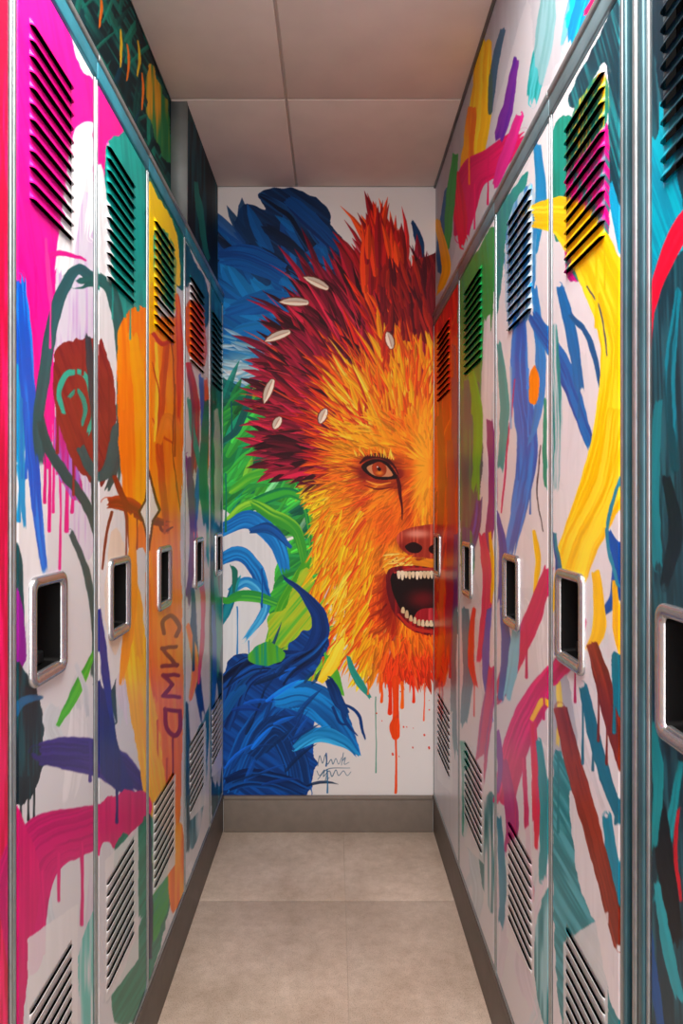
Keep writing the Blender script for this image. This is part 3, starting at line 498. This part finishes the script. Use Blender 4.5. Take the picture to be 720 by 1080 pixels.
def floor_mat():
    m,t,b=newmat('polished_concrete'); tc=t.nodes.new('ShaderNodeTexCoord')
    def nz(s,d,r=.6):
        n=t.nodes.new('ShaderNodeTexNoise'); n.inputs['Scale'].default_value=s; n.inputs['Detail'].default_value=d; n.inputs['Roughness'].default_value=r
        t.links.new(tc.outputs['Object'],n.inputs['Vector']); return n
    def ramp(n,p0,c0,p1,c1):
        r=t.nodes.new('ShaderNodeValToRGB'); e=r.color_ramp.elements; e[0].position=p0; e[1].position=p1; e[0].color=lin(c0); e[1].color=lin(c1); t.links.new(n.outputs['Fac'],r.inputs['Fac']); return r
    def mix(a,c,f,mode='MULTIPLY'):
        x=t.nodes.new('ShaderNodeMixRGB'); x.blend_type=mode; x.inputs[0].default_value=f; t.links.new(a.outputs['Color'],x.inputs[1]); t.links.new(c.outputs['Color'],x.inputs[2]); return x
    a=ramp(nz(2.6,9,.65),.34,'#bcab9a',.66,'#ddcebf'); c=ramp(nz(28,8,.7),.3,'#cfc6bc',.6,'#ffffff'); d=ramp(nz(330,2,.8),.36,'#8a837c',.47,'#ffffff')
    x=mix(mix(a,c,.5),d,.5); t.links.new(x.outputs['Color'],b.inputs['Base Color']); b.inputs['Roughness'].default_value=.36; b.inputs['Specular IOR Level'].default_value=.4
    bp=t.nodes.new('ShaderNodeBump'); bp.inputs['Strength'].default_value=.08; bp.inputs['Distance'].default_value=.001
    n=nz(60,4,.6); t.links.new(n.outputs['Fac'],bp.inputs['Height']); t.links.new(bp.outputs['Normal'],b.inputs['Normal']); return m
M_floor=floor_mat(); M_grout=simple('grout','#b8aa9b',.9,0,.1,20)

# ================================================================== MESH HELPERS
COL=bpy.context.scene.collection
def raw_mesh(name,V,Fq,mats,col=None,midx=None,smooth=False):
    me=bpy.data.meshes.new(name); V=np.asarray(V,dtype=np.float32); Fq=np.asarray(Fq,dtype=np.int32)
    me.vertices.add(len(V)); me.vertices.foreach_set('co',V.ravel())
    me.loops.add(Fq.size); me.loops.foreach_set('vertex_index',Fq.ravel())
    me.polygons.add(len(Fq)); me.polygons.foreach_set('loop_start',np.arange(0,Fq.size,4,dtype=np.int32))
    try: me.polygons.foreach_set('loop_total',np.full(len(Fq),4,dtype=np.int32))
    except Exception: pass
    if midx is not None: me.polygons.foreach_set('material_index',np.asarray(midx,dtype=np.int32))
    me.update(calc_edges=True); me.validate()
    if col is not None:
        at=me.color_attributes.new(name='Col',type='FLOAT_COLOR',domain='POINT')
        lum=col.mean(1,keepdims=True); col=np.clip(lum+(col-lum)*1.10,0,1)
        c=np.ones((len(V),4),dtype=np.float32); c[:,:3]=s2l(col); at.data.foreach_set('color',c.ravel())
    if smooth: me.polygons.foreach_set('use_smooth',np.ones(len(Fq),dtype=bool))
    for m in mats: me.materials.append(m)
    o=bpy.data.objects.new(name,me); COL.objects.link(o); return o
def boxes(name,bl,mats,mi=None,bevel=0.):
    V=[];Q=[];I=[]
    for k,(x0,x1,y0,y1,z0,z1) in enumerate(bl):
        b=len(V); V+=[(x0,y0,z0),(x1,y0,z0),(x1,y1,z0),(x0,y1,z0),(x0,y0,z1),(x1,y0,z1),(x1,y1,z1),(x0,y1,z1)]
        Q+=[(b,b+3,b+2,b+1),(b+4,b+5,b+6,b+7),(b,b+1,b+5,b+4),(b+1,b+2,b+6,b+5),(b+2,b+3,b+7,b+6),(b+3,b,b+4,b+7)]; I+=[mi[k] if mi else 0]*6
    o=raw_mesh(name,V,Q,mats,midx=I)
    if bevel:
        md=o.modifiers.new('bevel','BEVEL'); md.width=bevel; md.segments=3; md.limit_method='ANGLE'
    return o
def gridfaces(nr,nc,keep=None):
    i=np.arange(nr-1)[:,None]; j=np.arange(nc-1)[None,:]; a=i*nc+j
    q=np.stack([a,a+1,a+nc+1,a+nc],-1)
    q=q[keep] if keep is not None else q.reshape(-1,4)
    return q.reshape(-1,4)
def compact(V,q,c):
    u,inv=np.unique(q,return_inverse=True); return V[u],inv.reshape(-1,4),c[u]
def proj(X,Y,Z): return VX+X/Y*F, VY-(Z-CH)/Y*F
def sidecol(cv,plane,Y,Z,side):
    Y=np.asarray(Y); lim=.50
    px,py=proj(plane,np.maximum(Y,lim),Z); c=cv.sample(px,py)
    n=Y<.62
    if n.any():
        pl=np.array([hx(h) for h in ['#e0218a','#1fa59a','#f2c028','#dfe2e6','#1d62c8','#ee7a1c','#4a3a8c','#2f9a4a']])
        yy=Y[n]; zz=Z[n]; v=vn(yy*4+zz*1.5,zz*2.2-yy*2,3 if side<0 else 8)*.7+vn(yy*9,zz*6,5)*.3
        c[n]=pl[np.clip((v*11-1.5).astype(int),0,7)]
    return c

def door_mesh(side,plane,cv,y0,y1,z0,z1,holes,pos=True):
    fine_=y0>=.45
    if fine_: 
        n=max(30,int(abs(plane)*F*(1/y0-1/y1)/(.6 if y0>.75 else .9))); ys=1/np.linspace(1/y0,1/y1,n)
    else: ys=np.arange(y0,y1,.008)
    ex=[y0,y0+.0008,y0+.0022,y1-.0022,y1-.0008,y1]; zs=np.arange(z0,z1,.0016 if fine_ else .008); ez=[z0,z0+.0012,z1-.0012,z1]
    for h in holes: ex+=[h[0],h[1]]; ez+=[h[2],h[3]]
    def merge(g,e):
        e=np.array(e); g=g[(np.abs(g[:,None]-e[None,:]).min(1))>.0004]; return np.unique(np.r_[g,e])
    ys=merge(ys,ex); zs=merge(zs,ez); ys=ys[(ys>=y0)&(ys<=y1)]; zs=zs[(zs>=z0)&(zs<=z1)]
    yy=np.r_[y0,ys,y1]; zz=np.r_[z0,zs,z1]
    dep=np.interp(np.minimum(yy-y0,y1-yy),[0,.0008,.0022],[.0018,.0005,0]); dep[0]=dep[-1]=.018
    depz=np.interp(np.minimum(zz-z0,z1-zz),[0,.0012],[.0012,0]); depz[0]=depz[-1]=.018
    D=np.maximum(dep[None,:],depz[:,None]); YY,ZZ=np.meshgrid(yy,zz)
    X=plane+side*D; V=np.stack([X,YY,ZZ],-1).reshape(-1,3)
    cy=(yy[:-1]+yy[1:])/2; cz=(zz[:-1]+zz[1:])/2; keep=np.ones((len(cz),len(cy)),bool)
    for h in holes: keep&=~(((cy>h[0])&(cy<h[1]))[None,:]&((cz>h[2])&(cz<h[3]))[:,None])
    q=gridfaces(len(zz),len(yy),keep); c=sidecol(cv,plane,V[:,1],V[:,2],side)
    V,q,c=compact(V,q,c); o=raw_mesh('door',V,q,[M_lock],c); return o
def vent(side,plane,cv,y0,y1,z0,z1,n=12,flip=False):
    p=(z1-z0)/n; nc=70 if y0>.55 else 14; ys=np.linspace(y0,y1,nc); Vs=[];Qs=[];b=0
    out=np.clip(np.minimum(ys-y0,y1-ys)/.010,0,1); out=np.sqrt(np.clip(1-(1-out)**2,0,1))
    kd=.55 if flip else 1.
    for k in range(n):
        zt=z0+(k+1)*p
        zf=(lambda d: z0+k*p+d) if flip else (lambda d: zt-d)
        prof=[(0,0),(.10*p,.0006*kd),(.25*p,.0030*kd),(.42*p,.0056*kd),(.56*p,.0070*kd),(.565*p,.0062*kd)]
        rows=[]
        for d,o in prof: rows.append(np.stack([plane-side*o*out,ys,np.full(nc,zf(d))],-1))
        Vs.append(np.concatenate(rows)); Qs.append(gridfaces(len(prof),nc)+b); b+=len(prof)*nc
        rows=[np.stack([np.full(nc,plane+side*o),ys,np.full(nc,zf(d))],-1) for d,o in [(.60*p,.006),(.62*p,.0),(1.0*p,.0)]]
        Vs.append(np.concatenate(rows)); Qs.append(gridfaces(3,nc)+b); b+=3*nc
    V=np.concatenate(Vs); Q=np.concatenate(Qs); c=sidecol(cv,plane,V[:,1],V[:,2],side)
    return raw_mesh('louvre_vent',V,Q,[M_lock],c,smooth=False)
def rr(w,h,r,n=6):
    pts=[]
    for cx,cy,a0 in [(w/2-r,h/2-r,0),(-w/2+r,h/2-r,90),(-w/2+r,-h/2+r,180),(w/2-r,-h/2+r,270)]:
        for k in range(n+1):
            a=math.radians(a0+90*k/n); pts.append((cx+r*math.cos(a),cy+r*math.sin(a)))
    return np.array(pts)
def handle(side,plane,yc,zc,w=.128,h=.160):
    loops=[(0,0,0),(0,.004,0),(.002,.0065,0),(.005,.008,0),(.010,.0078,0),(.0145,.0060,0),(.0165,.001,0),(.0175,-.004,1),(.020,-.024,1),(.024,-.032,1)]
    V=[];n=28
    for ins,o,_ in loops:
        pts=rr(w-2*ins,h-2*ins,max(.004,.018-ins*.6)); V+= [(plane-side*o,yc+a,zc+b) for a,b in pts]
    Q=[];I=[]
    for k in range(len(loops)-1):
        for i in range(n):
            j=(i+1)%n; Q.append((k*n+i,k*n+j,(k+1)*n+j,(k+1)*n+i)); I.append(loops[k+1][2])
    k=(len(loops)-1)*n
    for i in range(n//2-1): Q.append((k+i,k+i+1,k+n-2-i,k+n-1-i)); I.append(1)
    o=raw_mesh('latch_cup',V,Q,[M_chrome,M_dark],midx=I,smooth=True)
    s=lambda a,b:(min(plane-side*a,plane-side*b),max(plane-side*a,plane-side*b))
    x0,x1=s(-.030,-.016); l=boxes('latch_lever',[(x0,x1,yc-w*.2,yc+w*.2,zc-.058,zc-.040),(s(-.031,-.022)[0],s(-.031,-.022)[1],yc-.010,yc+.010,zc-.040,zc+.02)],[M_latch],bevel=.003)
    x0,x1=s(-.004,.004); l2=boxes('latch_lip',[(x0,x1,yc-w*.32,yc+w*.32,zc-.0665,zc-.060)],[M_chrome],bevel=.002)
    return [o,l,l2]

def locker(side,plane,cv,b0,b1,top,hm,vu,vl,vy=None,hy=None,head=None):
    yc=(b0+b1)/2; e=bpy.data.objects.new('metal_locker',None); COL.objects.link(e); e.location=(plane+side*.18,yc,0)
    z0=.156; z1=top-.050; y0=b0+.0135; y1=b1-.0135
    vy=vy or (yc-.08,yc+.08); hy=hy or yc
    y_lo,y_hi=max(vy[0],y0+.014),min(vy[1],y1-.014)
    hw=min(.128,(y1-y0)-.02)
    holes=[(hy-hw/2+.006,hy+hw/2-.006,hm-.072,hm+.072),(y_lo,y_hi,vu[0],vu[1]),(y_lo,y_hi,vl[0],vl[1])]
    ch=[door_mesh(side,plane,cv,y0,y1,z0,z1,holes)]
    v=vent(side,plane,cv,y_lo,y_hi,*vu); v.name='upper_louvre_vent'; v2=vent(side,plane,cv,y_lo,y_hi,*vl,n=10,flip=True); v2.name='lower_louvre_vent'
    ch+=[v,v2]+handle(side,plane,hy,hm,w=hw)
    xs=lambda a,b:(min(plane+side*a,plane+side*b),max(plane+side*a,plane+side*b))
    a,b=xs(-.001,.020); fr=boxes('door_frame',[(a,b,b0+.0010,b0+.0080,.142,top-.045),(a,b,b1-.0080,b1-.0010,.142,top-.045),(a,b,b0+.0080,b1-.0080,.1425,.150)],[M_frame],bevel=.002)
    a,b=xs(-.003,.020); hd=boxes('top_rail',[(a,b,b0+.0003,b1-.0003,top-.045,top-.012)],[head],bevel=.003)
    a,b=xs(-.006,.030); hd2=boxes('top_cap',[(a,b,b0+.0003,b1-.0003,top-.012,top-.0005)],[M_frame],bevel=.002)
    fa,fb=xs(.0205,.37); ba,bb=xs(.368,.37)
    bd=boxes('carcass',[(fa,fb,b0+.0005,b0+.0025,.142,top-.013),(fa,fb,b1-.0025,b1-.0005,.142,top-.013),(ba,bb,b0+.0025,b1-.0025,.142,top-.013),(fa,fb,b0+.0025,b1-.0025,.142,.146),(fa,fb,b0+.0025,b1-.0025,top-.017,top-.013)],[M_int])
    a,b=xs(.036,.0375); ch+=[boxes('shade_backing',[(a,b,b0+.003,b1-.003,.147,top-.018)],[M_int])]  # near-black sheet added behind the door, stands in for shade in slots and gaps
    ch+=[fr,hd,hd2,bd]
    for c in ch: c.parent=e; c.location=(-e.location.x,-e.location.y,-e.location.z)
YL=lambda px: -XL*F/(VX-px)
YR=lambda px: XR*F/(px-VX)
LB=[-1.2,-.84,-.48,-.12,.24,.60,YL(14),YL(101.5),YL(156),YL(195),YL(221.5),YE-.002]
vents={6:(YL(31),YL(75.5),YL(50)),7:(YL(112.5),YL(141),YL(125)),8:(YL(162.5),YL(183),YL(172.5)),9:(YL(200),YL(214.5),YL(209)),10:(YL(223.5),YL(233.5),YL(230))}
for i in range(len(LB)-1):
    v=vents.get(i); vy=(v[0],v[1]) if v else None; hy=v[2] if v else None
    if hy: hy=min(max(hy,LB[i]+.078),LB[i+1]-.078)
    locker(-1,XL,Lc,LB[i],LB[i+1],TL,1.085,(1.695,1.965),(.335,.555),vy,hy,M_headL)
RB=[-1.2,-.86,-.52,-.18,.16,.50,YR(681)]
RB2=[YR(657),YR(580),YR(522),YR(483.5),YE-.002]
rv={0:(YR(638),YR(597),YR(602)),1:(YR(560.5),YR(536),YR(540)),2:(YR(508),YR(490),YR(493.5)),3:(YR(474),YR(461.5),YR(461.5))}
for i in range(len(RB)-1):
    vy=(.60,YR(699)) if i==5 else None; hy=.748 if i==5 else None
    locker(1,XR,Rc,RB[i],RB[i+1],TR,1.080 if i<5 else 1.075,(1.64,1.90),(.345,.575),vy,hy,M_headR)
for i in range(4):
    v=rv[i]; hy=min(max(v[2],RB2[i]+.078),RB2[i+1]-.078)
    locker(1,XR,Rc,RB2[i],RB2[i+1],TR,1.082,(1.645,1.90),(.345,.575),(v[0],v[1]),hy,M_headR)
y0,y1=YR(681)+.0005,YR(657)-.0005; w=(y1-y0)
boxes('locker_filler_post',[(XR-.004,XR+.02,y0,y0+w*.22,.142,TR-.001),(XR+.008,XR+.02,y0+w*.22,y0+w*.36,.142,TR-.001),(XR-.003,XR+.02,y0+w*.36,y0+w*.52,.142,TR-.001),(XR+.002,XR+.02,y0+w*.52,y0+w*.70,.142,TR-.001),(XR+.010,XR+.02,y0+w*.70,y0+w*.84,.142,TR-.001),(XR-.002,XR+.02,y0+w*.84,y1,.142,TR-.001)],[M_frame,M_post,M_int],mi=[1,2,0,1,2,1],bevel=.003)

# ================================================================== ROOM
def surf(name,axis,const,ua,za,cv,mat):
    U,Z=np.meshgrid(ua,za)
    if axis=='y': X,Y=U,np.full_like(U,const)
    else: X,Y=np.full_like(U,const),U
    V=np.stack([X,Y,Z],-1).reshape(-1,3); px,py=proj(V[:,0],V[:,1],V[:,2]); c=cv.sample(px,py)
    return raw_mesh(name,V,gridfaces(len(za),len(ua)),[mat],c)
wb=surf('wall_back','y',YE,np.linspace(-.462,.40,600),np.linspace(.0,ZC,1700),E,M_wall)
o=boxes('core',[(-.86,.86,YE+.002,YE+.12,-.01,ZC+.02)],[M_plain]); o.parent=wb
wl=boxes('wall_left',[(-.92,-.502,-1.25,2.10,TL+.002,ZC+.02),(-.92,-.452-.002,2.102,YE-.001,TL+.002,ZC+.02),(-.92,-.82,-1.25,YE-.001,-.01,TL+.001)],[M_plain])
f=surf('mural_upper','x',-.4995,np.linspace(1.0,2.098,420),np.linspace(TL+.002,ZC,180),UL,M_wall); f.parent=wl
f=surf('mural_upper_end','x',-.4515,np.linspace(2.101,YE-.001,200),np.linspace(TL+.002,ZC,180),UL,M_wall); f.parent=wl
pl=boxes('trim_1',[(-.502,-.450,2.092,2.104,TL+.001,ZC-.001)],[M_pil])
wr=boxes('wall_right',[(.397,.92,-1.25,YE-.001,TR+.002,ZC+.02),(.80,.92,-1.25,YE-.001,-.01,TR+.001)],[M_plain])
f=surf('mural_upper','x',.3955,np.linspace(.75,YE-.001,600),np.linspace(TR+.002,ZC,240),UR,M_wall); f.parent=wr
boxes('wall_front',[(-.92,.92,-1.40,-1.26,-.01,ZC+.02)],[M_plain])
ys=[-1.26,-.316+.0,.284,.884,1.484,2.084,YE+.0]
cb=[(-.92,.92,-1.40,YE+.12,ZC+.012,ZC+.05)]; mi=[0]
for x0,x1 in [(-.498,-.149),(-.141,.394)]:
    for k in range(len(ys)-1): cb.append((x0,x1,ys[k]+.003,ys[k+1]-.003,ZC,ZC+.011)); mi.append(0)
boxes('ceiling',cb,[M_ceil],mi=mi,bevel=.002)
boxes('trim_2',[(.388,.3955,-1.2,YE-.004,ZC-.008,ZC-.0005)],[M_pil])
fb=[(-.92,.92,-1.40,YE+.12,-.05,-.0010)]; mi=[1]
tx=[-.82,-.563,.037,.637,.82]; ty=[-1.25,-.812,-.212,.388,.988,1.588,2.188,YE]
for i in range(4):
    for j in range(len(ty)-1): fb.append((tx[i]+.0006,tx[i+1]-.0006,ty[j]+.0006,ty[j+1]-.0006,-.0025,0)); mi.append(0)
boxes('floor',fb,[M_floor,M_grout],mi=mi,bevel=.0005)
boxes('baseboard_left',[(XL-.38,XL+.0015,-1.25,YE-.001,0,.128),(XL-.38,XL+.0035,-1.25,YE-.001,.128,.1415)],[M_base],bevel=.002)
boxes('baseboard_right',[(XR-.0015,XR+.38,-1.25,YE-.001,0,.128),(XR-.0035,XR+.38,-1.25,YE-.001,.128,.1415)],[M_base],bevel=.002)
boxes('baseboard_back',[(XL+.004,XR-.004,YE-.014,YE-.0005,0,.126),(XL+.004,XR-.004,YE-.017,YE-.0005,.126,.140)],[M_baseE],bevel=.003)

# ================================================================== LIGHTS
def lamp(name,x,y,z,sx,sy,pw,col,rot=(0,0,0)):
    l=bpy.data.lights.new(name,'AREA'); l.shape='RECTANGLE'; l.size=sx; l.size_y=sy; l.energy=pw; l.color=col
    o=bpy.data.objects.new(name,l); COL.objects.link(o); o.location=(x,y,z); o.rotation_euler=rot; return o
WC=(1,.94,.885)
fix=boxes('ceiling_light_fixture',[(-.28,-.25,.0,1.2,ZC-.03,ZC-.001),(.25,.28,.0,1.2,ZC-.03,ZC-.001),(-.25,.25,.0,.03,ZC-.03,ZC-.001),(-.25,.25,1.17,1.2,ZC-.03,ZC-.001)],[M_rail],bevel=.003)
l=lamp('fixture_lamp',0,.6,ZC-.012,.48,1.1,32,WC); l.parent=fix
fix2=boxes('ceiling_light_fixture',[(-.28,-.25,-1.1,-.3,ZC-.03,ZC-.001),(.25,.28,-1.1,-.3,ZC-.03,ZC-.001),(-.25,.25,-1.1,-1.07,ZC-.03,ZC-.001),(-.25,.25,-.33,-.3,ZC-.03,ZC-.001)],[M_rail],bevel=.003)
l=lamp('fixture_lamp',0,-.7,ZC-.012,.48,.7,24,WC); l.parent=fix2
l=lamp('rear_fill',0,-1.2,1.15,.7,1.7,26,(1,.95,.91),(math.radians(90),0,0))  # added frontal fill behind the camera, no fixture belongs to it
w=bpy.data.worlds.new('World'); bpy.context.scene.world=w; w.use_nodes=True
w.node_tree.nodes['Background'].inputs[0].default_value=(.8,.85,.9,1); w.node_tree.nodes['Background'].inputs[1].default_value=.3

# ================================================================== CAMERA
cd=bpy.data.cameras.new('camera'); cam=bpy.data.objects.new('camera',cd); COL.objects.link(cam)
cam.location=(0,0,CH); cam.rotation_euler=(math.radians(90),0,0)
cd.sensor_fit='VERTICAL'; cd.sensor_height=36; cd.sensor_width=24; cd.lens=24; cd.clip_start=.02
cd.shift_x=8/1080; cd.shift_y=-8/1080
bpy.context.scene.camera=cam
bpy.context.scene.view_settings.view_transform='Standard'
